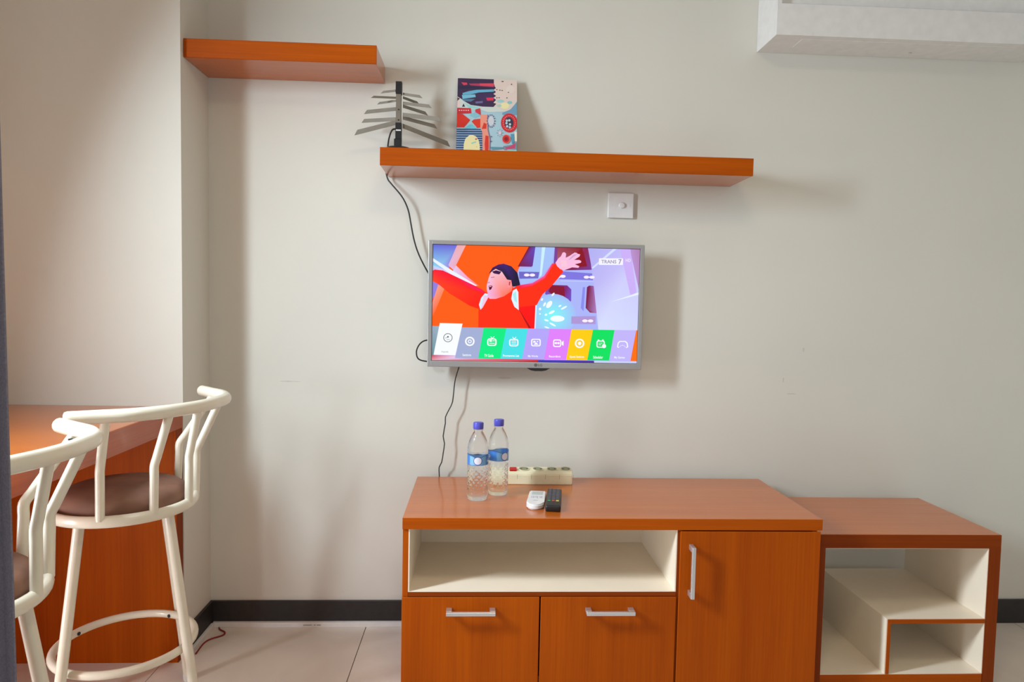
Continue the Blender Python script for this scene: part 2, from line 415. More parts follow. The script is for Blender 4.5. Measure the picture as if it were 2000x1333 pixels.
# small worn marks on the painted wall
wb = [o for o in COL.objects if o.name == 'wall_back'][0]
SCUFF = mat_plain('scuffed_paint', (204, 201, 192), 0.8, var=0.1)
for (x, z, w_, h_) in ((0.09, 0.893, 0.032, 0.004), (1.130, 0.850, 0.020, 0.0025), (1.10, 0.90, 0.003, 0.012), (-0.66, 0.87, 0.045, 0.0025), (1.17, 1.01, 0.004, 0.010), (0.20, 1.02, 0.004, 0.003)):
    bm = bmesh.new(); pts = [(x+w_*math.cos(a)*(0.7+0.3*random.random()), z+h_*math.sin(a)*(0.6+0.4*random.random())) for a in [2*PI*k/11 for k in range(11)]]
    prism(bm, pts, 0.0003, 'y', -0.0003); obj('scuff_mark', bm, SCUFF, wb)

# white cable trunking along the foot of the skirting
t = tag(empty('cable_trunking', (PIER_X+0.014, -0.010, 0)), 'thin white plastic cable trunking on the floor along the black back skirting', 'cable trunking')
box('trunking_run', 0.0, 0.72, -0.014, -0.0005, 0.0, 0.0175, WHITE_PL, t, 0.001)
t2 = tag(empty('cable_trunking', (PIER_X+0.010, -0.0245, 0)), 'short thin white cable trunking on the floor beside the pier skirting', 'cable trunking')
box('trunking_run', 0.0005, 0.012, -0.18, 0.0, 0.0, 0.0175, WHITE_PL, t2, 0.001)
pr = Print(lambda p: p, 0.0002)
for q_, (a_, b_) in enumerate(((0.315, 0.345), (0.352, 0.358), (0.362, 0.376))): pr.poly([(a_, 0.40), (b_, 0.40), (b_, 0.60), (a_, 0.60)], (168, 163, 164))
pr.build('printed_text', LABEL_MAT, t, lambda u, v, o: (u, -0.0142-o, 0.0175*(1-v)))

# ------------------------------------------------------------------ wall shelves
def shelf(x0, x1, y0, z0, z1, label):
    t = tag(empty('wall_shelf', ((x0+x1)/2, -0.0, z0)), label, 'shelf', 'floating wooden wall shelves')
    h = (x1-x0)/2; H = z1-z0
    box('shelf_body', -h, h, y0+0.003, -0.0005, 0, H, WOOD_TOP, t, 0.0008)
    box('front_lipping', -h, h, y0, y0+0.003, 0, H, WOOD_H, t, 0.0008)
    return t
shelf(PIER_X+0.001, -0.3374, -0.1929, 1.9001, 1.9576, 'short thick orange wooden floating shelf fixed into the wall corner, the higher one')
shelf(-0.3227, 0.8775, -0.2035, 1.5849, 1.6411, 'long thick orange wooden floating shelf above the television, holding the antenna')

# ------------------------------------------------------------------ air conditioner
ax, aw = 0.9553, 0.96
t = tag(empty('air_conditioner', (ax, 0, 2.054)), 'white wall-mounted air conditioner in the upper corner above the shelf', 'air conditioner')
bm = bmesh.new()
prism(bm, [(-0.0005, 0), (-0.1585, 0), (-0.1585, 0.1004), (-0.130, 0.1004), (-0.130, 0.29), (-0.105, 0.31), (-0.0005, 0.31)], aw-0.028, 'x', 0.014)
prism(bm, [(-0.0005, 0), (-0.1585, 0), (-0.1585, 0.27), (-0.135, 0.31), (-0.0005, 0.31)], 0.014, 'x', 0.0)
prism(bm, [(-0.0005, 0), (-0.1585, 0), (-0.1585, 0.27), (-0.135, 0.31), (-0.0005, 0.31)], 0.014, 'x', aw-0.014)
obj('casing', bm, WHITE_PL, t)
box('front_panel', 0.018, aw-0.018, -0.140, -0.1302, 0.108, 0.285, WHITE_PL, t, 0.003, 2)
box('air_flap', 0.10, aw-0.10, -0.13, -0.06, -0.0012, 0.0, WHITE_PL, t)
pr = Print(lambda p: p, 0.0001)
pr.text('ON', 0.5, 0.5, 0.8, (165, 162, 160), 0.7)
pr.build('printed_mark', LABEL_MAT, t, lambda u, v, o: (0.515+u*0.016, -0.045-(1-v)*0.01, -0.0003-o))

# ------------------------------------------------------------------ switch plate
px0, px1, pz0, pz1 = 0.4424, 0.5334, 1.4638, 1.5512
t = tag(empty('light_switch', ((px0+px1)/2, 0, pz0)), 'square white switch plate with a small knob under the long shelf', 'light switch')
h = (px1-px0)/2; H = pz1-pz0
box('plate', -h, h, -0.011, -0.0003, 0, H, WHITE_PL, t, 0.003, 2)
bm = lathe(bmesh.new(), [(0.0105, 0), (0.0105, 0.003), (0.009, 0.0055), (0.004, 0.006)], 20)
o = obj('knob', bm, WHITE_PL, t, True); o.rotation_euler = (PI/2, 0, 0); o.location = (0.003, -0.011, H/2)
for sx in (-1, 1):
    bm = lathe(bmesh.new(), [(0.0035, 0), (0.0035, 0.0006), (0.002, 0.0009)], 12)
    o = obj('screw', bm, WHITE_PL, t, True); o.rotation_euler = (PI/2, 0, 0); o.location = (sx*0.031, -0.011, H/2)

# ------------------------------------------------------------------ television
TX0, TX1, TZ0, TZ1, TY = -0.1755, 0.5585, 0.9375, 1.3645, -0.0876
TVW, TVH = TX1-TX0, TZ1-TZ0
t = tag(empty('television', ((TX0+TX1)/2, 0, TZ0)), 'flat silver-framed television on the wall showing a person in red', 'television')
h = TVW/2
bl, bt, bb = 0.0145, 0.0135, 0.0205
bm = bmesh.new()
bx(bm, -h, -h+bl, 0, 0.020, 0, TVH, 0.002, 2); bx(bm, h-bl, h, 0, 0.020, 0, TVH, 0.002, 2)
bx(bm, -h+bl-0.003, h-bl+0.003, 0, 0.020, TVH-bt, TVH, 0.002, 2); bx(bm, -h+bl-0.003, h-bl+0.003, 0, 0.020, 0, bb, 0.002, 2)
o = obj('bezel', bm, SILVER, t); o.location = (0, TY, 0)
box('rear_casing', -h+0.002, h-0.002, TY+0.020, TY+0.030, 0.002, TVH-0.002, BLACK_PL, t)
box('rear_bulge', -h+0.10, h-0.10, TY+0.030, TY+0.062, 0.04, TVH-0.08, BLACK_PL, t, 0.01, 2)
box('wall_bracket', -0.12, 0.12, TY+0.062, -0.0005, 0.10, TVH-0.12, BLACK_PL, t)
bm = prism(bmesh.new(), [(-0.040, 0), (0.040, 0), (0.026, -0.0075), (0.012, -0.0100), (-0.012, -0.0100), (-0.026, -0.0075)], 0.018, 'y', TY+0.001)
o = obj('receiver_lip', bm, BLACK_PL, t); o.location = (0.012, 0, 0)
# picture, traced in the units of a 1766 x 1000 reading of the screen
S = Print(quad_map((107, 122), (1873, 152), (1862, 1138), (103, 1128)), 0.00003)
S.poly([(90, 100), (1900, 100), (1900, 1160), (90, 1160)], (172, 182, 250))
S.poly([(100, 110), (935, 130), (830, 330), (700, 850), (100, 850)], (255, 92, 0))
S.poly([(100, 110), (335, 115), (250, 300), (215, 410), (100, 360)], [(92, 92, 214), (110, 96, 214), (150, 130, 226), (210, 196, 244), (150, 226, 250)])
S.poly([(310, 120), (385, 120), (298, 305), (300, 360), (235, 300)], [(236, 168, 176), (246, 176, 168), (240, 170, 190), (236, 190, 226), (226, 184, 222)])
S.poly([(100, 300), (270, 360), (300, 300), (400, 400), (500, 478), (420, 470), (250, 395), (150, 345), (100, 345)], [(180, 220, 250), (214, 214, 250), (240, 190, 226), (250, 160, 200), (255, 130, 80), (255, 150, 190), (232, 200, 246), (220, 190, 240), (200, 180, 236)])
S.poly([(100, 236), (280, 352), (480, 474), (470, 478), (250, 372), (100, 262)], (236, 244, 255))
S.poly([(100, 440), (165, 470), (125, 560), (100, 600)], (146, 128, 226))
S.poly([(150, 470), (210, 488), (128, 700), (100, 760), (100, 640)], [(246, 160, 140), (250, 140, 96), (255, 112, 60), (255, 100, 40), (240, 150, 150)])
S.poly([(925, 120), (975, 125), (972, 290), (940, 308), (825, 306)], [(120, 0, 22), (96, 70, 190), (96, 70, 190), (110, 40, 130), (132, 0, 20)])
S.poly([(975, 120), (1140, 120), (1110, 280), (1000, 420), (860, 460), (830, 340), (950, 315)], (166, 196, 250))
S.poly([(1030, 120), (1060, 120), (1030, 380), (1012, 400)], (205, 240, 252))
S.poly([(1140, 120), (1420, 125), (1462, 330), (1230, 336), (1130, 290)], [(130, 60, 130), (150, 30, 70), (120, 60, 150), (130, 10, 40), (120, 70, 170)])
S.poly([(1165, 130), (1370, 130), (1420, 300), (1240, 318), (1160, 250)], [(158, 60, 80), (140, 10, 30), (142, 6, 36), (138, 4, 30), (170, 90, 110)])
S.poly([(835, 350), (1010, 352), (1000, 408), (840, 412)], (112, 104, 200))
S.poly([(1210, 345), (1480, 362), (1490, 420), (1180, 412)], (128, 118, 226))
S.poly([(1190, 425), (1490, 428), (1490, 434), (1190, 431)], (196, 206, 255))
S.poly([(1085, 462), (1250, 466), (1286, 500), (1286, 600), (1250, 660), (1180, 640), (1060, 540)], [(120, 10, 60), (130, 30, 110), (116, 70, 200), (110, 80, 210), (120, 110, 220), (120, 30, 110), (120, 80, 190)])
S.poly([(1110, 470), (1225, 475), (1235, 600), (1200, 610), (1090, 520)], (136, 4, 46))
S.poly([(1420, 480), (1440, 466), (1490, 470), (1515, 705), (1450, 700), (1412, 660)], [(120, 30, 110), (130, 20, 70), (160, 110, 190), (180, 130, 200), (132, 0, 40), (120, 6, 60)])
S.poly([(1385, 480), (1405, 480), (1395, 690), (1370, 660)], (140, 140, 240))
S.poly([(1430, 130), (1900, 130), (1900, 850), (1525, 850), (1480, 480)], [(178, 176, 244), (204, 196, 252), (210, 216, 255), (216, 224, 255), (192, 186, 248)])
S.poly([(1780, 130), (1900, 130), (1870, 500)], [(188, 150, 214), (172, 120, 160), (186, 140, 206)])
S.poly([(1700, 150), (1790, 150), (1850, 520), (1800, 560)], (206, 178, 250))
S.poly([(1458, 312), (1640, 150), (1672, 150), (1472, 318)], (214, 226, 255))
S.poly([(1630, 606), (1870, 520), (1870, 542)], (230, 242, 255))
S.glow(1130, 730, 200, 190, (120, 250, 250), (166, 190, 250))
S.poly([(1290, 735), (1500, 730), (1500, 800), (1290, 798)], (176, 150, 214))
for e in ((1170, 755, 62, 27, 0), (1098, 632, 20, 36, .6), (1058, 632, 9, 20, .5), (1120, 700, 28, 11, -.5), (1130, 545, 8, 18, .7), (1225, 660, 30, 8, -.5), (1190, 645, 14, 7, -.5),
          (1076, 770, 20, 8, .3), (1130, 806, 32, 8, .5), (1072, 722, 12, 9, -.4), (1020, 672, 10, 12, .2), (1020, 715, 8, 6, 0), (1080, 832, 22, 6, .3), (1036, 590, 8, 12, .5)):
    S.poly(ell(e[0], e[1], e[2], e[3], 16, e[4]), (244, 255, 255))
for x, y in ((902, 379), (950, 379), (1178, 388), (1212, 388), (1415, 394), (1462, 394), (1408, 772), (1456, 772)): S.poly(ell(x, y, 24, 13, 14), (252, 240, 255))
# the person in red with arms spread
S.poly([(96, 352), (120, 338), (190, 345), (300, 398), (520, 505), (590, 560), (560, 700), (420, 650), (250, 545), (160, 470), (96, 425)], [(255, 30, 70), (255, 20, 50), (255, 16, 60), (255, 12, 40), (255, 16, 70), (255, 20, 10), (255, 40, 0), (255, 30, 0), (255, 36, 0), (255, 60, 20), (255, 70, 40)])
S.poly([(300, 400), (520, 512), (545, 540), (420, 490)], (250, 20, 84))
S.poly([(495, 850), (495, 670), (560, 590), (700, 560), (820, 470), (950, 452), (1045, 395), (1125, 290), (1160, 262), (1215, 350), (1110, 480), (1040, 545), (990, 640), (978, 720), (975, 850)], (255, 42, 0))
S.poly([(830, 470), (950, 448), (1050, 385), (1120, 275), (1135, 282), (1060, 410), (950, 475), (840, 500)], [(255, 20, 60), (255, 70, 150), (255, 90, 170), (255, 60, 120), (255, 40, 20), (255, 40, 10), (255, 36, 10), (255, 20, 20)])
S.poly([(835, 660), (985, 640), (978, 850), (940, 850)], (255, 6, 6))
S.poly([(835, 670), (850, 690), (945, 840), (925, 840)], (170, 0, 10))
S.poly([(980, 640), (992, 640), (984, 850), (974, 850)], (226, 240, 255))
S.poly([(498, 640), (516, 580), (548, 540), (590, 550), (560, 600), (512, 684)], (214, 240, 252))
S.poly([(540, 560), (585, 560), (530, 665), (516, 680)], (250, 200, 230))
S.poly([(772, 585), (785, 515), (815, 498), (832, 528), (838, 684), (800, 655)], (226, 244, 255))
S.poly([(785, 545), (812, 520), (822, 620), (800, 600)], (168, 236, 240))
S.poly([(655, 322), (600, 350), (580, 400), (562, 470), (562, 505), (572, 540), (570, 568), (590, 588), (640, 588), (710, 565), (775, 520), (790, 430), (740, 370)], [(255, 214, 220), (250, 196, 210), (250, 196, 206), (252, 190, 214), (248, 190, 220), (246, 180, 230), (244, 176, 234), (250, 180, 220), (255, 160, 170), (255, 120, 90), (255, 110, 60), (246, 150, 160), (255, 190, 200)])
S.poly([(738, 425), (770, 418), (778, 450), (760, 488), (742, 490)], (255, 150, 150))
S.poly([(752, 440), (765, 436), (760, 470), (750, 468)], (190, 60, 80))
S.poly([(578, 372), (610, 318), (660, 290), (705, 283), (770, 305), (822, 360), (848, 465), (800, 480), (780, 478), (770, 425), (735, 420), (690, 352), (635, 328)], [(50, 10, 50), (60, 16, 90), (70, 26, 110), (64, 30, 120), (40, 22, 70), (26, 18, 50), (24, 18, 48), (28, 18, 50), (28, 18, 50), (30, 18, 50), (30, 18, 50), (36, 20, 60), (60, 16, 70)])
S.poly([(606, 352), (640, 340), (686, 352), (668, 376), (622, 368)], (58, 10, 70))
S.poly([(596, 400), (628, 396), (628, 402), (598, 406)], (190, 110, 140))
S.poly([(566, 446), (590, 440), (586, 450), (568, 454)], (190, 140, 190))
S.poly([(578, 476), (600, 470), (612, 478), (602, 504), (586, 514)], (88, 0, 40))
S.poly([(582, 478), (604, 474), (602, 482), (584, 486)], (255, 170, 180))
S.poly([(1160, 300), (1146, 272), (1172, 232), (1192, 216), (1206, 184), (1222, 180), (1236, 192), (1234, 228), (1262, 214), (1310, 182), (1330, 186), (1332, 192), (1358, 198), (1352, 216), (1306, 246), (1350, 246), (1368, 256), (1364, 270), (1312, 284), (1352, 300), (1344, 314), (1290, 310), (1222, 336), (1188, 326)], (250, 190, 226))
S.poly([(1300, 200), (1336, 194), (1270, 244), (1256, 246)], (214, 166, 206))
S.poly([(1190, 250), (1240, 250), (1250, 300), (1200, 310)], (252, 200, 220))
S.poly(rrect(1520, 230, 1728, 287, 4), (246, 244, 255))
S.text('TRANS', 1605, 259, 30, (150, 146, 178), 130); S.text('7', 1702, 258, 42, (150, 146, 178)); S.text('HD', 1772, 246, 28, (240, 232, 255), 44)
# menu bar
S.poly([(96, 828), (172, 830), (120, 1084), (96, 1084)], [(150, 170, 190), (158, 180, 200), (110, 150, 160), (96, 140, 150)])
tops = [352, 541, 733, 918, 1105, 1293, 1478, 1665, 1853]; bots = [303, 497, 685, 872, 1060, 1250, 1433, 1622, 1808]
tc = [(164, 176, 214), (0, 238, 132), (70, 226, 232), (182, 166, 250), (226, 130, 252), (255, 206, 0), (0, 226, 96), (196, 182, 252)]
for i in range(8):
    ya, yb = 838+i*1.6, 839.5+i*1.6
    S.poly([(tops[i], ya), (tops[i+1]+1, yb), (bots[i+1]+1, 1108+i*1.4), (bots[i], 1106+i*1.4)], tc[i])
S.poly([(1853, 850), (1880, 850), (1880, 1120), (1808, 1118)], (255, 112, 0))
S.poly([(96, 1084), (303, 1084), (298, 1108), (800, 1112), (1060, 1114), (1060, 1150), (96, 1150)], [(210, 40, 40), (240, 190, 220), (220, 210, 246), (230, 20, 20), (226, 10, 10), (200, 0, 10), (236, 180, 200)])
S.poly([(1010, 1116), (1500, 1118), (1500, 1160), (1010, 1160)], [(70, 70, 210), (90, 50, 170), (40, 50, 120), (50, 30, 120)])
S.poly([(1490, 1120), (1880, 1122), (1880, 1160), (1500, 1160)], (206, 212, 250))
S.poly([(168, 802), (361, 806), (303, 1083), (118, 1079)], (250, 253, 255))
W = (250, 252, 255)
S.ring(238, 930, 33, 39, (110, 120, 128)); S.poly(ell(238, 922, 8, 8, 10), (100, 110, 118)); S.poly([(214, 930), (232, 926), (232, 932), (214, 936)], (170, 176, 180)); S.poly([(226, 944), (254, 944), (254, 949), (226, 949)], (160, 166, 170))
S.text('Inputs', 214, 1054, 20, (176, 180, 186), 58)
S.ring(424, 960, 28, 41, W); S.ring(424, 960, 9, 17, W)
S.text('Settings', 400, 1082, 26, W, 74)
def tv_icon(cx, cy):
    S.outline(rrect(cx-40, cy-28, cx+40, cy+38, 20), 11, W); S.poly([(cx-14, cy-44), (cx-7, cy-44), (cx+5, cy-28), (cx-3, cy-28)], W); S.poly([(cx+16, cy-46), (cx+22, cy-44), (cx+8, cy-28), (cx+1, cy-28)], W)
tv_icon(612, 960); S.poly([(590, 944), (612, 944), (612, 962), (590, 962)], W); S.poly([(618, 950), (636, 950), (636, 956), (618, 956)], W); S.poly([(590, 972), (636, 972), (636, 978), (590, 978)], W)
S.text('TV Guide', 588, 1083, 24, W, 78)
tv_icon(799, 962)
for yy in (950, 964, 978): S.poly([(780, yy), (820, yy), (820, yy+5), (780, yy+5)], W)
S.text('Programme List', 777, 1085, 26, W, 138)
S.outline(rrect(947, 932, 1030, 998, 16), 11, W); S.poly([(965, 950), (985, 950), (985, 966), (965, 966)], W); S.poly([(968, 984), (990, 962), (1012, 984)], W); S.poly(ell(1002, 956, 6, 6, 8), W)
S.text('My Works', 965, 1086, 22, W, 86)
S.outline(rrect(1136, 936, 1206, 1002, 16), 11, W); S.poly([(1210, 958), (1226, 946), (1226, 992), (1210, 980)], W); S.poly(ell(1160, 968, 11, 10, 10), W); S.poly(ell(1182, 968, 11, 10, 10), W)
S.text('Recordings', 1152, 1087, 24, W, 98)
S.ring(1364, 968, 28, 41, W); S.poly(ell(1364, 968, 16, 16, 14), W)
S.text('Quick Settings', 1342, 1088, 24, W, 126)
S.outline(rrect(1510, 942, 1582, 1004, 16), 10, W); S.poly([(1520, 934), (1534, 934), (1534, 946), (1520, 946)], W); S.poly([(1558, 934), (1572, 934), (1572, 946), (1558, 946)], W); S.poly([(1528, 962), (1562, 962), (1562, 967), (1528, 967)], W); S.poly([(1528, 976), (1550, 976), (1550, 981), (1528, 981)], W); S.poly(ell(1576, 990, 18, 18, 14), W)
S.text('Scheduler', 1526, 1088, 24, W, 84)
gp = [(1710, 944), (1762, 944), (1780, 960), (1786, 996), (1772, 1006), (1752, 984), (1720, 984), (1700, 1006), (1688, 996), (1694, 960)]
S.outline(gp, 10, W)
S.text('My Games', 1712, 1090, 24, W, 92)
sx0, sx1, sz0, sz1 = -h+bl-0.0005, h-bl+0.0005, bb-0.0005, TVH-bt+0.0005
scr = box('screen', sx0-0.002, sx1+0.002, TY+0.0045, TY+0.020, sz0-0.002, sz1+0.002, BLACK_PL, t)
S.build('screen_picture', SCREEN_MAT, scr, lambda u, v, o: (sx0+0.0018+(sx1-sx0-0.0036)*u, TY+0.0044-o*0.5, sz1-0.0018-(sz1-sz0-0.0036)*v))
pr = Print(lambda p: p, 0.0001)
pr.poly(ell(0.22, 0.5, 0.20, 0.46, 20), (96, 94, 96)); pr.text('LG', 0.72, 0.5, 0.72, (96, 94, 96), 0.46)
pr.build('maker_logo', LABEL_MAT, t, lambda u, v, o: (-0.004+0.030*u, TY-0.0003-o, 0.0045+0.0125*(1-v)))

# ------------------------------------------------------------------ antenna, painting and cables on the long shelf
SZ = 1.6411
an = tag(empty('tv_antenna', (-0.276, -0.11, SZ)), 'indoor television antenna with grey metal fins like a small tree, on the shelf', 'antenna')
bm = lathe(bmesh.new(), [(0.048, 0.0), (0.052, 0.003), (0.050, 0.010), (0.040, 0.018), (0.018, 0.022)], 28)
obj('base', bm, BLACK_PL, an, True)
box('socket', -0.014, 0.010, -0.010, 0.010, 0.020, 0.048, BLACK_PL, an, 0.002)
box('lower_mast', -0.010, 0.010, -0.008, 0.008, 0.040, 0.100, BLACK_PL, an, 0.001)
box('white_label', -0.008, 0.008, -0.0087, -0.008, 0.073, 0.077, WHITE_PL, an)
box('boom', -0.009, 0.008, -0.007, 0.007, 0.095, 0.200, ALU, an, 0.001)
box('top_cap', -0.010, 0.010, -0.010, 0.010, 0.192, 0.232, BLACK_PL, an, 0.001)
for zz in (0.222, 0.142, 0.108):
    bm = lathe(bmesh.new(), [(0.0024, 0), (0.0024, 0.001)], 10); o = obj('rivet', bm, BLACK_PL, an); o.rotation_euler = (PI/2, 0, 0); o.location = (0, -0.0072 if zz < .2 else -0.0102, zz)
def fin(x0, z0, x1, z1, y0, y1, hgt0, hgt1):
    d = Vector((x1-x0, y1-y0, z1-z0)); L = d.length; d.normalize()
    upv = Vector((0, 0, 1)); nrm = d.cross(upv).normalized(); th = 0.0009
    bm = bmesh.new(); A = []
    for q, hh_, cut in ((Vector((x0, y0, z0)), hgt0, 0), (Vector((x1, y1, z1)), hgt1, 0.010)):
        for s in (-1, 1):
            for k in (-1, 1): A.append(bm.verts.new(q + nrm*th*s + upv*hh_*0.5*k - d*(cut if k > 0 else 0)))
    for f in ((0, 1, 3, 2), (4, 6, 7, 5), (0, 4, 5, 1), (2, 3, 7, 6), (0, 2, 6, 4), (1, 5, 7, 3)): bm.faces.new([A[i] for i in f])
    return obj('fin', bm, ALU, an)
k = 0.001635
def fz(py): return 0.232-(py-160)*k
def fx(px): return (px-780)*k
for (xa, ya, xb, yb, dy, ha) in ((788, 183, 828, 191, -.02, 5), (788, 190, 820, 196, .03, 5), (788, 201, 847, 211, -.03, 6), (788, 207, 837, 216, .03, 6), (788, 224, 867, 237, -.04, 8), (788, 230, 856, 241, .03, 7), (788, 246, 882, 273, .05, 9),
                                 (773, 177, 742, 177.5, .02, 4), (774, 191, 727, 196, -.03, 4), (774, 197, 734, 198, .03, 4), (774, 213, 709, 218, .02, 7), (774, 233, 701, 231, .05, 7), (774, 240, 690, 260, .02, 9)):
    fin(fx(xa), fz(ya), fx(xb), fz(yb), 0.0, dy, ha*k, ha*k*1.05)

def cable(name, pts, r, mat, label, n=8, seg=8):
    P = spline(pts, n); o0 = P[0].copy()
    o = obj(name, tube(bmesh.new(), [q-o0 for q in P], r, seg), mat, None, True)
    o.location = o0
    return tag(o, label, 'cable')
o = obj('lead_cable', tube(bmesh.new(), [q-Vector(an.location) for q in spline([(-0.284, -0.112, SZ+0.080), (-0.296, -0.120, SZ+0.074), (-0.306, -0.122, SZ+0.045), (-0.314, -0.105, SZ+0.006), (-0.3285, -0.060, SZ+0.003), (-0.3290, -0.030, SZ-0.010), (-0.3285, -0.020, 1.600), (-0.322, -0.020, 1.574), (-0.308, -0.026, 1.556), (-0.272, -0.030, 1.514), (-0.251, -0.030, 1.471), (-0.240, -0.030, 1.419), (-0.231, -0.030, 1.375), (-0.218, -0.030, 1.332), (-0.198, -0.030, 1.289), (-0.170, -0.030, 1.240)], 8)], 0.0026, 8), CABLE, an, True)
tag(o, 'thin black cable hanging from the antenna down behind the television')
cable('looped_cable', [(-0.165, -0.035, 1.026), (-0.190, -0.045, 1.022), (-0.207, -0.05, 1.007), (-0.215, -0.05, 0.982), (-0.205, -0.05, 0.958), (-0.165, -0.04, 0.949)], 0.0024, CABLE, 'short black cable looping out beside the left edge of the television')
cable('power_cable', [(-0.060, -0.030, 0.960), (-0.068, -0.035, 0.935), (-0.080, -0.035, 0.893), (-0.0845, -0.035, 0.860), (-0.089, -0.035, 0.811), (-0.100, -0.035, 0.785), (-0.113, -0.035, 0.757), (-0.113, -0.035, 0.735), (-0.120, -0.035, 0.690), (-0.115, -0.035, 0.664), (-0.119, -0.035, 0.630), (-0.124, -0.035, 0.597), (-0.133, -0.030, 0.577), (-0.132, -0.026, 0.545), (-0.130, -0.024, 0.45)], 0.0019, CABLE, 'thin kinked black power cable hanging below the television to the cabinet', 2)

# painting leaning back on the wall
pt = tag(empty('canvas_painting', (0.0135, -0.104, SZ)), 'small colourful abstract canvas painting leaning on the wall beside the antenna', 'painting')
pt.rotation_euler = (-math.atan2(0.082, 0.284), 0, 0)
PW, PH, PT = 0.203, 0.292, 0.017
box('canvas', -PW/2, PW/2, 0, PT, 0.0, PH, mat_plain('canvas_edge', (96, 104, 110), 0.8, var=0.1), pt, 0.001)
Q = Print(quad_map((130, 80), (1070, 105), (1055, 1275), (90, 1250)), 0.00004)
Q.poly([(0, 0), (1200, 0), (1200, 1400), (0, 1400)], (168, 200, 212))
Q.poly([(110, 60), (720, 70), (735, 520), (520, 515), (330, 490), (240, 440), (180, 400), (110, 400)], (58, 38, 74))
Q.poly([(700, 80), (1090, 90), (1070, 420), (1000, 520), (900, 590), (760, 560), (690, 520), (735, 470), (690, 455), (735, 410), (690, 380), (735, 350), (690, 320), (735, 290), (690, 260), (735, 230), (700, 190)], (226, 206, 196))
Q.poly([(180, 145), (270, 150), (280, 180), (220, 190)], (220, 60, 90)); Q.poly([(300, 165), (690, 155), (715, 190), (690, 215), (330, 190)], (176, 60, 96)); Q.poly([(470, 160), (690, 160), (700, 200), (480, 195)], (222, 72, 96))
Q.poly([(130, 200), (420, 210), (690, 225), (690, 245), (300, 240), (130, 250)], (38, 34, 70))
Q.poly([(200, 310), (300, 280), (420, 260), (690, 250), (700, 285), (460, 300), (330, 330), (205, 335)], (104, 176, 206))
Q.poly([(190, 340), (400, 330), (410, 370), (200, 400)], (120, 190, 214)); Q.poly([(180, 400), (400, 400), (330, 440), (190, 430)], (84, 120, 150))
Q.poly([(420, 340), (520, 305), (680, 310), (690, 440), (480, 440)], (62, 40, 88))
Q.poly([(575, 380), (690, 375), (690, 420), (590, 425)], (226, 46, 80))
Q.poly([(400, 440), (520, 430), (520, 460), (410, 470)], (110, 104, 150))
for e in ((870, 500, 70, 50, (236, 226, 170)), (800, 430, 60, 24, (160, 204, 204)), (950, 450, 40, 24, (140, 196, 196)), (660, 575, 80, 22, (110, 180, 184)), (780, 500, 40, 20, (170, 206, 190)), (960, 250, 70, 60, (230, 214, 204))): Q.poly(ell(e[0], e[1], e[2], e[3], 16), e[4])
for x, y in ((745, 255), (795, 262), (830, 266), (745, 380), (780, 378), (930, 295), (980, 172), (830, 128), (845, 128), (905, 380)): Q.poly(ell(x, y, 11, 8, 8), (70, 60, 66))
Q.poly([(110, 360), (180, 400), (240, 450), (330, 495), (520, 520), (740, 522), (900, 590), (600, 600), (480, 560), (110, 560)], (206, 214, 208))
Q.poly([(105, 370), (160, 395), (110, 440)], (110, 40, 40)); Q.poly([(190, 520), (215, 470), (240, 520)], (40, 44, 80)); Q.poly([(120, 430), (160, 440), (150, 530), (115, 520)], (236, 196, 190))
Q.poly([(230, 470), (320, 500), (480, 530), (480, 560), (300, 540)], (150, 210, 208))
Q.poly([(110, 535), (330, 540), (340, 620), (105, 630)], (200, 40, 52)); Q.poly([(400, 560), (480, 540), (490, 640), (400, 640)], (206, 54, 66))
for x in (150, 185, 220, 255, 290): Q.poly(ell(x, 575, 11, 9, 8), (240, 200, 196))
Q.poly([(300, 650), (400, 600), (490, 650), (400, 690)], (130, 190, 204))
Q.poly([(105, 630), (200, 630), (320, 720), (220, 830), (100, 830)], (214, 44, 28)); Q.poly([(340, 740), (380, 710), (480, 700), (485, 830), (430, 840)], (218, 54, 34))
Q.poly([(240, 840), (300, 790), (340, 785), (420, 840), (330, 860)], (110, 196, 214))
Q.poly([(95, 850), (480, 850), (510, 900), (510, 1300), (80, 1300)], (44, 78, 120))
for i in range(12):
    y = 872+i*34; Q.poly([(92, y), (508, y), (508, y+7), (92, y+7)], (186, 206, 222))
Q.poly([(205, 1300), (215, 1080), (240, 1000), (300, 950), (350, 942), (410, 965), (450, 1020), (468, 1100), (470, 1300)], (234, 222, 166))
Q.poly([(330, 1060), (410, 1035), (412, 1055), (340, 1078)], (140, 206, 190)); Q.poly(ell(410, 1005, 16, 12, 10), (200, 60, 90)); Q.poly(ell(300, 1180, 10, 8, 8), (80, 60, 60)); Q.poly(ell(420, 1120, 8, 6, 8), (206, 150, 90))
Q.poly([(480, 640), (590, 640), (600, 870), (630, 1000), (620, 1300), (510, 1300), (510, 900), (480, 830)], (236, 150, 128))
Q.poly([(535, 760), (580, 780), (575, 850), (500, 855)], (214, 52, 34)); Q.poly([(560, 950), (610, 960), (610, 1120), (600, 1290), (560, 1290), (545, 1080)], (214, 50, 40))
Q.poly([(590, 640), (606, 640), (606, 860), (640, 1000), (630, 1200), (616, 1200), (624, 1000), (592, 870)], (120, 116, 150))
Q.poly([(830, 610), (960, 560), (1075, 430), (1075, 640), (830, 640)], (112, 156, 184))
Q.poly(ell(650, 735, 48, 72, 22), (204, 206, 214))
for a in range(14): Q.poly(ell(650+64*math.cos(a*.449), 735+92*math.sin(a*.449), 9, 9, 8), (96, 90, 130))
Q.poly(ell(938, 762, 132, 142, 30), (206, 36, 48))
for a in range(22): Q.poly(ell(938+96*math.cos(a*.2856), 762+106*math.sin(a*.2856), 7, 7, 6), (236, 170, 160))
Q.poly(ell(934, 762, 70, 84, 24), (50, 50, 68))
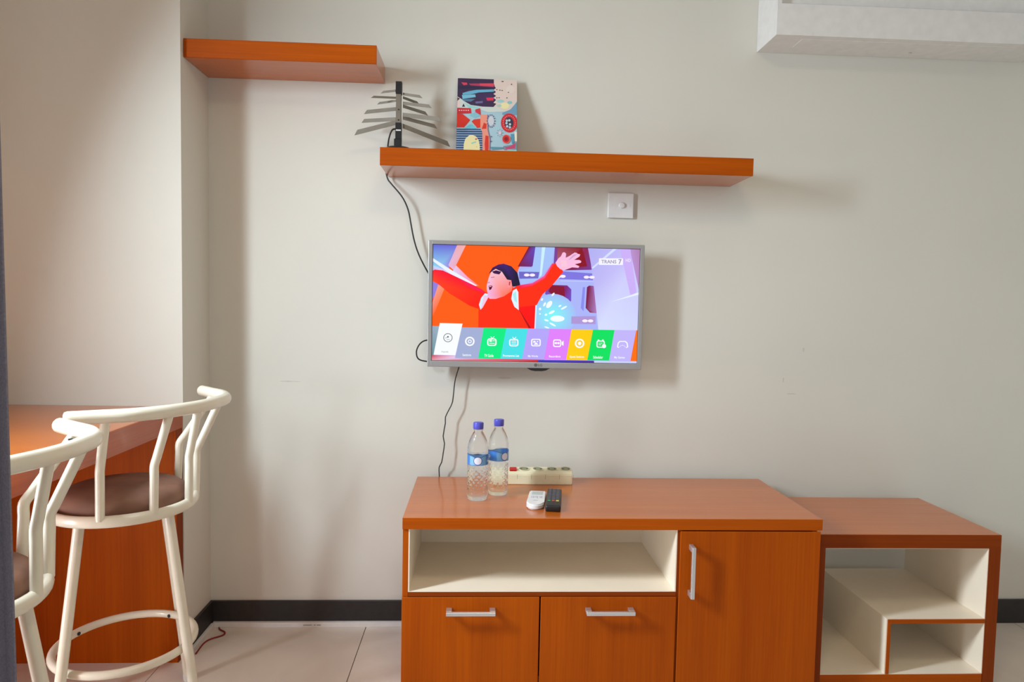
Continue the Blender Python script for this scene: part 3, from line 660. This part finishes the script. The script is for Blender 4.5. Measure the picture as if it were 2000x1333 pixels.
for x, y in ((940, 725), (895, 768), (950, 785), (905, 815), (948, 830), (900, 730)): Q.poly(ell(x, y, 19, 19, 10), (190, 206, 220))
Q.poly(ell(790, 915, 24, 26, 12), (226, 200, 214))
for a in range(8): Q.poly(ell(790+46*math.cos(a*.785), 915+52*math.sin(a*.785), 6, 6, 6), (90, 90, 130))
Q.poly(ell(888, 1005, 66, 68, 24), (236, 130, 120)); Q.poly(ell(888, 1005, 56, 58, 24), (208, 40, 48)); Q.poly(ell(888, 1005, 30, 30, 14), (140, 24, 34))
Q.poly([(960, 930), (1020, 930), (1020, 1050), (980, 1080)], (90, 150, 180)); Q.poly([(1020, 900), (1060, 900), (1060, 1040), (1025, 1040)], (230, 226, 206))
Q.poly([(840, 1110), (980, 1090), (1060, 1050), (1060, 1170), (850, 1165)], (120, 140, 160)); Q.poly([(860, 1135), (960, 1105), (1040, 1060), (1030, 1140), (900, 1160)], (196, 70, 110))
Q.poly([(640, 1120), (830, 1125), (830, 1150), (650, 1160)], (96, 150, 170))
Q.poly([(630, 1180), (830, 1170), (1060, 1180), (1060, 1300), (630, 1300)], (232, 206, 198)); Q.poly([(900, 1160), (1060, 1165), (1060, 1210), (930, 1200)], (150, 206, 200))
for x, y in ((800, 1215), (725, 1245), (650, 970), (648, 1040), (648, 1185)): Q.poly(ell(x, y, 10, 9, 8), (96, 66, 90))
Q.build('painted_surface', PAINT_MAT, pt, lambda u, v, o: (-PW/2+0.0006+(PW-0.0012)*u, -0.0003-o*0.5, PH-0.0006-(PH-0.0012)*v))

# ------------------------------------------------------------------ television cabinet
CX0, CX1, CYF, CYB, CZT, CZB = -0.2075, 1.006, -0.494, -0.040, 0.5475, 0.5144
cb = tag(empty('tv_cabinet', (CX0, CYB, 0)), 'wide orange wooden television cabinet with an open niche, two drawers and a door', 'cabinet')
Wd = CX1-CX0; Dp = CYF-CYB
NX0, NX1, NZ0, NYB = 0.0205, 0.785, 0.333, -0.05
box('worktop', 0, Wd, Dp, 0, CZB, CZT, WOOD_TOP, cb, 0.0012)
box('top_front_edge', 0.0006, Wd-0.0006, Dp-0.0012, Dp, CZB+0.0006, CZT-0.0008, WOOD_H, cb)
FY = Dp+0.004                                       # carcass front
box('side_panel', 0.001, 0.017, FY, -0.002, 0.0, CZB, WOOD_V, cb, 0.0006)
box('side_panel', Wd-0.022, Wd-0.006, FY+0.014, -0.002, 0.0, CZB, WOOD_V, cb, 0.0006)
box('divider_panel', NX1+0.0035, NX1+0.0165, FY, -0.012, 0.06, CZB, WOOD_DARKV, cb, 0.0005)
box('niche_side', 0.0172, NX0, FY+0.0005, -0.012, NZ0, CZB-0.0002, WHITE_LAM, cb)
box('niche_side', NX1, NX1+0.0033, FY+0.0005, -0.012, NZ0, CZB-0.0002, WHITE_LAM, cb)
box('niche_back', 0.0172, NX1+0.0033, NYB, NYB+0.006, NZ0, CZB-0.0002, WHITE_LAM, cb)
box('niche_ceiling', NX0, NX1, FY+0.012, NYB, CZB-0.004, CZB-0.0003, WHITE_LAM, cb)
box('niche_floor', 0.0172, NX1+0.0033, FY+0.0005, -0.012, NZ0-0.014, NZ0, WHITE_LAM, cb)
box('niche_front_edge', 0.0172, NX1+0.0033, FY-0.0015, FY+0.0004, NZ0-0.014, NZ0-0.0015, WOOD_DARK, cb)
box('back_panel', 0.017, Wd-0.022, -0.011, -0.003, 0.03, CZB, WOOD_V, cb)
box('plinth', 0.02, Wd-0.025, FY+0.04, -0.02, 0.0, 0.06, WOOD_DARK, cb)
def handle(parent, x, y, z, L, vertical):
    bm = bmesh.new(); g = 0.010
    if vertical:
        bx(bm, x-0.0055, x+0.0055, y-0.033, y-0.024, z-L/2, z+L/2, 0.001)
        for s in (-1, 1): bx(bm, x-0.0055, x+0.0055, y-0.024, y, z+s*(L/2-0.008)-0.008, z+s*(L/2-0.008)+0.008, 0.0008)
    else:
        bx(bm, x-L/2, x+L/2, y-0.033, y-0.024, z-0.0055, z+0.0055, 0.001)
        for s in (-1, 1): bx(bm, x+s*(L/2-0.008)-0.008, x+s*(L/2-0.008)+0.008, y-0.024, y, z-0.0055, z+0.0055, 0.0008)
    return tag(obj('handle', bm, STEEL, parent), 'brushed silver bar handle')
DY = Dp-0.0015
dr = box('drawer', 0.0005, 0.3925, DY, FY-0.002, 0.045, 0.3185, WOOD_V, cb, 0.0012)
handle(dr, 0.197, DY, 0.283, 0.139, False)
dr = box('drawer', 0.3965, 0.789, DY, FY-0.002, 0.045, 0.3185, WOOD_V, cb, 0.0012)
handle(dr, 0.5945, DY, 0.283, 0.139, False)
do = box('door', 0.7955, Wd-0.005, DY-0.001, FY-0.002, 0.045, CZB-0.003, WOOD_V, cb, 0.0012)
handle(do, 0.8265, DY-0.001, 0.400, 0.150, True)

# ------------------------------------------------------------------ low side table
TX0_, TX1_, TYF, TYB, TZT, TZB = 1.009, 1.5907, -0.443, -0.052, 0.4853, 0.4439
st = tag(empty('side_table', (TX0_, TYB, 0)), 'low orange wooden side unit with white open compartments, right of the cabinet', 'side table')
Wd = TX1_-TX0_; Dp = TYF-TYB; ix1 = 1.5527-TX0_; ix0 = 0.037; sh = 0.2254; sd = 1.2464-TX0_; fl_ = 0.0541
box('table_top', 0, Wd, Dp+0.002, 0, TZB, TZT, WOOD_TOP, st, 0.001)
box('top_front_edge', 0.0004, Wd-0.0004, Dp, Dp+0.002, TZB, TZT-0.0006, WOOD_DARK, st)
for a, b_ in ((0, ix0-0.002), (ix1+0.002, Wd)):
    box('side_panel', a, b_, Dp+0.002, 0, 0, TZB, WOOD_V, st, 0.0004)
    box('side_front_edge', a, b_+(0.002 if a == 0 else 0), Dp, Dp+0.002, 0, TZB, WOOD_DARKV, st)
box('bottom_panel', ix0-0.002, ix1+0.002, Dp+0.002, 0, 0.012, fl_-0.002, WOOD_H, st)
box('bottom_front_edge', ix0, ix1, Dp, Dp+0.002, 0.012, fl_-0.002, WOOD_H, st)
box('white_lining', ix0-0.002, ix0, Dp+0.002, 0, fl_, TZB-0.002, WHITE_LAM, st)
box('white_lining', ix1, ix1+0.002, Dp+0.002, 0, fl_, TZB-0.002, WHITE_LAM, st)
box('white_lining', ix0-0.002, ix1+0.002, Dp+0.002, 0, fl_-0.002, fl_, WHITE_LAM, st)
box('white_lining', ix0-0.002, ix1+0.002, Dp+0.002, 0, TZB-0.002, TZB, WHITE_LAM, st)
box('shelf', sd, ix1, Dp+0.002, 0, sh-0.014, sh, WHITE_LAM, st)
box('shelf_front_edge', sd+0.003, ix1, Dp, Dp+0.002, sh-0.014, sh-0.0015, WOOD_H, st)
box('divider', sd, sd+0.013, Dp+0.002, 0, fl_, sh-0.014, WHITE_LAM, st)
box('divider_front_edge', sd+0.003, sd+0.013, Dp, Dp+0.002, fl_, sh-0.014, WOOD_V, st)

# ------------------------------------------------------------------ things on the cabinet
def onto(x, y):     # readings were made for a plane 1 cm higher; same ray, real plane
    s = 1.0213; return (x*s, -2.374+(y+2.374)*s)
def bottle(px, py, rot, label):
    t = tag(empty('water_bottle', (px, py, CZT), rot), label, 'bottle', 'clear water bottles on the cabinet')
    R = 0.0325
    prof = [(0.020, 0.002), (0.026, 0.0), (0.030, 0.003), (R, 0.010), (R, 0.024), (R-0.0012, 0.028)]
    prof += [(R-0.0006, 0.030+0.0022*i) for i in range(32)]
    prof += [(R-0.0012, 0.102), (R, 0.106), (R-0.001, 0.112), (R-0.001, 0.148), (R, 0.152), (R-0.001, 0.156), (R, 0.160), (0.0305, 0.172), (0.0275, 0.184), (0.0225, 0.197), (0.0165, 0.208), (0.0135, 0.213), (0.0135, 0.2165), (0.0155, 0.2175), (0.0155, 0.2195), (0.0128, 0.2205), (0.0128, 0.228)]
    def f(a, z, r):
        if 0.031 < z < 0.0995:
            u = a/(2*PI)*11; v = z/0.0185
            d1 = abs((u+v) % 1-0.5)*2; d2 = abs((u-v) % 1-0.5)*2
            return -0.0024*(1-max(d1, d2)**2) + 0.0005
        return 0
    obj('bottle_body', lathe(bmesh.new(), prof, 88, f=f), CLEAR, t, True)
    bm = lathe(bmesh.new(), [(0.0152, 0.2205), (0.0160, 0.2215), (0.0160, 0.238), (0.0150, 0.2405), (0.010, 0.241)], 48, f=lambda a, z, r: 0.0003*math.cos(a*24) if 0.222 < z < 0.2395 else 0)
    obj('cap', bm, BLUE_CAP, t, True)
    L = Print(lambda p: p, 0.00003)
    nb = 48
    for i in range(nb):
        u0, u1 = i/nb, (i+1)/nb
        def edge(u):
            ph = (u*2 % 1); return 0.15+0.22*math.exp(-((ph-0.5)/0.16)**2)
        c = lambda u: (120, 176, 222) if abs((u*2 % 1)-0.5) < 0.28 else (62, 118, 190)
        L.poly([(u0, 0.0+edge(u0)), (u1, 0.0+edge(u1)), (u1, 1.0), (u0, 1.0)], [c(u0), c(u1), c(u1), c(u0)], same=i > 0)
    for i in range(nb):
        u0, u1 = i/nb, (i+1)/nb
        for a, b_, cc in ((0.0, 0.035, (60, 96, 170)), (-0.0, -0.08, (66, 110, 190))):
            e0 = 0.15+0.22*math.exp(-(((u0*2 % 1)-0.5)/0.16)**2); e1 = 0.15+0.22*math.exp(-(((u1*2 % 1)-0.5)/0.16)**2)
            if a == 0.0 and b_ > 0: L.poly([(u0, e0-0.03), (u1, e1-0.03), (u1, e1+0.03), (u0, e0+0.03)], cc, same=i > 0)
        L.poly([(u0, 0.96), (u1, 0.96), (u1, 1.0), (u0, 1.0)], (66, 104, 180), same=True)
    for cx in (0.25, 0.75):
        for rx, ry, cc in ((0.067, 0.36, (64, 62, 130)), (0.058, 0.31, (228, 226, 242))):
            for k_ in range(20):
                a0, a1 = -1+k_/10, -1+(k_+1)/10; h0, h1 = math.sqrt(max(0, 1-a0*a0)), math.sqrt(max(0, 1-a1*a1))
                L.poly([(cx+rx*a0, 0.6-ry*h0), (cx+rx*a1, 0.6-ry*h1), (cx+rx*a1, 0.6+ry*h1), (cx+rx*a0, 0.6+ry*h0)], cc, same=k_ > 0)
    def place(u, v, o):
        a = -2*PI*u; r = R+0.0002+o; return (r*math.cos(a), r*math.sin(a), 0.148-0.036*v)
    lb = L.build('label', LABEL_MAT, t, place)
    L2 = Print(lambda p: p, 0.0003)
    for cx in (0.25, 0.75): L2.text('Cle', cx-0.20, 0.62, 0.26, (238, 246, 255), 0.085)
    L2.layer = 0; L2.items = [(a_, b_, 1) for a_, b_, c_ in L2.items]
    tag(L2.build('label_lettering', LABEL_MAT, lb, place), kind='stuff')
    return t
bp1 = onto(0.002, -0.350); bp2 = onto(0.064, -0.302)
bottle(bp1[0], bp1[1], math.radians(0), 'clear water bottle with blue cap, nearer the camera and left of the other')
bottle(bp2[0]+0.002, bp2[1]+0.010, math.radians(38), 'clear water bottle with blue cap, standing just behind and right of the other')

s0 = onto(0.095, -0.184); s1 = onto(0.316, -0.184)
ps = tag(empty('power_strip', ((s0[0]-0.045+s1[0])/2, s0[1], CZT), math.radians(0)), 'aged cream power strip with four sockets and a red switch behind the bottles', 'power strip')
hl = (s1[0]-s0[0]+0.045)/2
bm = bmesh.new()
prism(bm, [(0.0, 0.0), (0.0, 0.034), (0.006, 0.044), (0.046, 0.050), (0.052, 0.044), (0.052, 0.0)], 2*hl, 'x', -hl)
bmesh.ops.bevel(bm, geom=bm.edges[:], offset=0.002, segments=2, affect='EDGES')
obj('housing', bm, CREAM_PL, ps)
sl = math.atan2(0.006, 0.040)
for i in range(4):
    x = -hl+0.108+i*0.0475
    bm = bmesh.new()
    lathe(bm, [(0.0185, 0.0), (0.0185, 0.0016), (0.0165, 0.0016), (0.0160, -0.006)], 24, cap=False)
    o = obj('socket', bm, CREAM_PL, ps); o.location = (x, 0.026, 0.0475); o.rotation_euler = (sl, 0, 0)
    d = lathe(bmesh.new(), [(0.0158, 0.0), (0.0158, 0.0006)], 24)
    q = obj('socket_well', d, mat_plain('socket_shade', (150, 150, 118), 0.6), o)
    for s in (-1, 1):
        pnh = lathe(bmesh.new(), [(0.0028, 0.0006), (0.0028, 0.0012)], 10); hq = obj('pin_hole', pnh, BLACK_PL, o); hq.location = (s*0.0095, 0, 0)
for i in range(5):
    x = -hl+0.084+i*0.0475
    box('joint_groove', x-0.0004, x+0.0004, -0.0004, 0.0003, 0.019, 0.034, mat_plain('groove', (150, 140, 110), 0.7), ps)
sw = bmesh.new(); bx(sw, -0.012, 0.012, -0.009, 0.009, -0.002, 0.006, 0.0012)
o = obj('switch', sw, RED_PL, ps); o.location = (-hl+0.070, 0.016, 0.0465); o.rotation_euler = (sl+0.12, 0, 0)

def remote_white():
    c = onto(0.179, -0.388)
    t = tag(empty('remote_control', (c[0], c[1], CZT), math.radians(-9)), 'white remote control with a rounded end lying beside the black remote', 'remote control')
    P = rrect(-0.024, -0.078, 0.024, 0.078, 0.006)
    out = [(-0.0265, 0.080), (-0.0265, -0.040)] + [(0.0265*math.cos(PI+PI*k/12), -0.040+0.033*math.sin(PI+PI*k/12)) for k in range(1, 12)] + [(0.0265, -0.040), (0.0265, 0.080)]
    bm = prism(bmesh.new(), out, 0.016, 'z', 0.0)
    bmesh.ops.bevel(bm, geom=[e for e in bm.edges if abs(e.verts[0].co.z-e.verts[1].co.z) < 1e-6], offset=0.0035, segments=2, affect='EDGES')
    obj('remote_case', bm, WHITE_PL, t, True)
    box('display', -0.017, 0.017, 0.032, 0.068, 0.016, 0.0164, mat_plain('remote_display', (186, 192, 190), 0.3), t)
    gm = mat_plain('grey_button', (196, 196, 202), 0.5)
    for r_ in range(2):
        for c_ in range(3): box('button', -0.017+c_*0.0125, -0.008+c_*0.0125, 0.010-r_*0.013, 0.018-r_*0.013, 0.016, 0.0172, gm, t, 0.0004)
    pr = Print(lambda p: p, 0.0001); pr.poly([(0.05, 0.35), (0.95, 0.35), (0.95, 0.65), (0.05, 0.65)], (150, 148, 166))
    pr.build('maker_logo', LABEL_MAT, t, lambda u, v, o: (-0.008+0.016*u, -0.030+0.007*(1-v), 0.0163+o)).name = 'printed_mark'
remote_white()
def remote_black():
    c = onto(0.232, -0.388)
    t = tag(empty('remote_control', (c[0], c[1], CZT), math.radians(-8)), 'black television remote control with many small buttons lying beside the white one', 'remote control')
    bm = bmesh.new(); bx(bm, -0.0225, 0.0225, -0.092, 0.096, 0.0, 0.019, 0.005, 3)
    obj('remote_case', bm, BLACK_PL, t, True)
    gm = mat_plain('dark_grey_button', (88, 88, 96), 0.5); cols = [(40, 150, 70), (200, 60, 50), (220, 190, 60), (70, 90, 190)]
    for r_ in range(9):
        for c_ in range(3):
            mtl = gm
            if r_ == 8 and c_ < 3: mtl = mat_plain('colour_button', cols[c_], 0.4)
            box('button', -0.0175+c_*0.0125, -0.0085+c_*0.0125, 0.078-r_*0.0155, 0.087-r_*0.0155, 0.0188, 0.0206, mtl, t, 0.0006)
remote_black()

# ------------------------------------------------------------------ bar table
bt_ = tag(empty('bar_table', (-1.24, PIER_Y-0.002, 0)), 'orange wooden bar table standing against the wall pier behind the stools', 'table')
bxr = -0.934+1.24
box('tabletop', -0.31, bxr, -1.30, 0, 0.745, 0.811, WOOD_TOP, bt_, 0.0012)
box('side_edge_strip', bxr, bxr+0.0015, -1.30, 0, 0.745, 0.810, mat_wood('table_edge_veneer', (176, 80, 34), 'y', 0.3), bt_)
box('end_panel', -0.31, bxr-0.002, -0.040, 0, 0, 0.745, WOOD_V, bt_, 0.0006)
box('end_panel_shaded_edge', bxr-0.002, bxr, -0.040, 0, 0, 0.745, WOOD_DARKV, bt_)  # darker tone paints in the shade on this side of the panel
box('support_panel', -0.31, bxr-0.06, -1.28, -1.24, 0, 0.745, WOOD_V, bt_, 0.0006)

# ------------------------------------------------------------------ bar stools
def make_stool():
    t = empty('bar_stool', (0, 0, 0))
    ZR, ZRAIL, RR = 0.612, 0.876, 0.169
    bm = tube(bmesh.new(), [(RR*math.cos(2*PI*k/48), RR*math.sin(2*PI*k/48), ZR) for k in range(48)], 0.0115, 12, True, rz=0.0150)
    obj('seat_ring', bm, IVORY, t, True)
    R0 = 0.152
    prof = [(0.10, 0.602), (R0-0.004, 0.604), (R0, 0.616), (R0+0.001, 0.632), (R0-0.006, 0.648), (R0-0.022, 0.659), (0.09, 0.666), (0.03, 0.668), (0.001, 0.668)]
    obj('seat_cushion', lathe(bmesh.new(), prof, 48), BROWN_SEAT, t, True)
    rail = [(0.0, -0.240), (0.060, -0.210), (0.117, -0.181), (0.166, -0.134), (0.196, -0.084), (0.219, -0.023), (0.2275, 0.041), (0.2265, 0.100), (0.198, 0.159), (0.148, 0.209), (0.099, 0.258)]
    P = spline([(x, y, ZRAIL) for x, y in rail], 6)
    obj('top_rail', tube(bmesh.new(), P, 0.0150, 14, rz=0.0165, round_caps=True), IVORY, t, True)
    for (ang, top) in ((-80, (0.066, -0.206)), (-41, (0.174, -0.122)), (-3, (0.211, -0.045)), (26, (0.2275, 0.045)), (66, (0.152, 0.204))):
        a = math.radians(ang); b0 = Vector(((RR+0.002)*math.cos(a), (RR+0.002)*math.sin(a), ZR+0.004))
        tp = Vector((top[0], top[1], ZRAIL-0.006))
        kk = b0.lerp(tp, 0.06); kk.z = ZR+0.125
        k1 = b0.lerp(kk, 0.80); k2 = kk.lerp(tp, 0.16)
        obj('slat', tube(bmesh.new(), [b0]+spline([k1, kk, k2], 4)+[tp], 0.0104, 12), IVORY, t, True)
        q = lathe(bmesh.new(), [(0.0045, 0), (0.0045, 0.003)], 10); o = obj('screw', q, BLACK_PL, t); o.location = (tp.x*0.97, tp.y*0.93, ZRAIL-0.0185)
    fr = 0.166
    bm = tube(bmesh.new(), [(fr*math.cos(2*PI*k/48), fr*math.sin(2*PI*k/48), 0.232) for k in range(48)], 0.0105, 12, True)
    obj('footrest_ring', bm, IVORY, t, True)
    for ang in (73, 163, 253, 343):
        a = math.radians(ang); d = Vector((math.cos(a), math.sin(a), 0))
        p0 = d*0.137+Vector((0, 0, 0.602)); p1 = d*0.232+Vector((0, 0, 0.008))
        lg = obj('leg', tube(bmesh.new(), [p0, p0.lerp(p1, 0.7), p1], 0.0125, 14), IVORY, t, True)
        ft = obj('foot_cap', tube(bmesh.new(), [d*0.2305+Vector((0, 0, 0.022)), d*0.234+Vector((0, 0, 0.0))], 0.0145, 14), WHITE_PL, lg, True)
        s = lathe(bmesh.new(), [(0.005, 0), (0.005, 0.002)], 10); o = obj('screw', s, BLACK_PL, t); o.location = d*(fr-0.0118)+Vector((0, 0, 0.232)); o.rotation_euler = (0, PI/2, a)
    for ang in (73, 163):
        a = math.radians(ang); d = Vector((math.cos(a), math.sin(a), 0)); n_ = Vector((-d.y, d.x, 0)); zo = 0.0 if ang == 73 else -0.004
        bm = bmesh.new(); V = []
        for s, e in ((-0.140, 0), (0.140, 0)):
            for w_ in (-0.011, 0.011):
                for z_ in (0.592, 0.600): V.append(bm.verts.new(d*s+n_*w_+Vector((0, 0, z_+zo))))
        for f in ((0, 1, 3, 2), (4, 6, 7, 5), (0, 4, 5, 1), (2, 3, 7, 6), (0, 2, 6, 4), (1, 5, 7, 3)): bm.faces.new([V[i] for i in f])
        obj('cross_bar', bm, IVORY, t)
    return t
s1_ = make_stool(); s1_.location = (-0.930, -0.572, 0)
tag(s1_, 'ivory metal bar stool with brown seat, fully in view beside the wall corner', 'bar stool', 'ivory bar stools at the bar table')
s2_ = copy_tree(s1_); s2_.location = (-0.958, -1.165, 0); s2_.rotation_euler = (0, 0, math.radians(8))
tag(s2_, 'ivory metal bar stool nearest the camera, half hidden by the dark curtain', 'bar stool', 'ivory bar stools at the bar table')

for c_ in [x for x in bpy.data.objects if x.parent == s2_]:        # this stool's swivel base is turned further
    if c_.name.split('.')[0] in ('leg', 'footrest_ring', 'cross_bar'): c_.rotation_euler = (0, 0, math.radians(24))
    if c_.name.split('.')[0] == 'screw' and c_.location.z < 0.3:
        a_ = math.radians(24); x_, y_ = c_.location.x, c_.location.y
        c_.location.x, c_.location.y = x_*math.cos(a_)-y_*math.sin(a_), x_*math.sin(a_)+y_*math.cos(a_); c_.rotation_euler = (0, PI/2, c_.rotation_euler.z+a_)

# ------------------------------------------------------------------ red cord on the floor
cable('red_cord', [(-0.900, -0.205, 0.003), (-0.902, -0.150, 0.003), (-0.898, -0.122, 0.003), (-0.885, -0.104, 0.003), (-0.864, -0.088, 0.003), (-0.857, -0.074, 0.003), (-0.862, -0.060, 0.003), (-0.880, -0.046, 0.003), (-0.890, -0.034, 0.003), (-0.893, -0.0285, 0.003)], 0.0026, RED_WIRE, 'thin dark red cord curling on the floor tiles in the wall corner')

# ------------------------------------------------------------------ curtain gathered at the left
ct = tag(empty('curtain', (-0.66, -1.65, 0)), 'dark slate grey gathered curtain hanging at the left edge', 'curtain')
bm = bmesh.new(); nu, nz = 96, 24; rows = []
for j in range(nz+1):
    z = 0.02+(ZC-0.045-0.02)*j/nz; row = []
    spread = 1.0506-0.0485*z
    for i in range(nu+1):
        u = i/nu; x = (-0.17+0.335*u); a = 2*PI*u*6.5
        row.append(bm.verts.new((x*spread+0.012*math.sin(a*2+0.4), 0.030*math.sin(a)*(0.8+0.3*math.sin(3*u+z)), z)))
    rows.append(row)
for j in range(nz):
    for i in range(nu): bm.faces.new((rows[j][i], rows[j][i+1], rows[j+1][i+1], rows[j+1][i]))
o = obj('drape', bm, CURT, ct, True)
md = o.modifiers.new('thickness', 'SOLIDIFY'); md.thickness = 0.002
box('ceiling_track', -0.30, 0.25, -0.015, 0.015, ZC-0.025, ZC-0.001, WHITE_PL, ct)
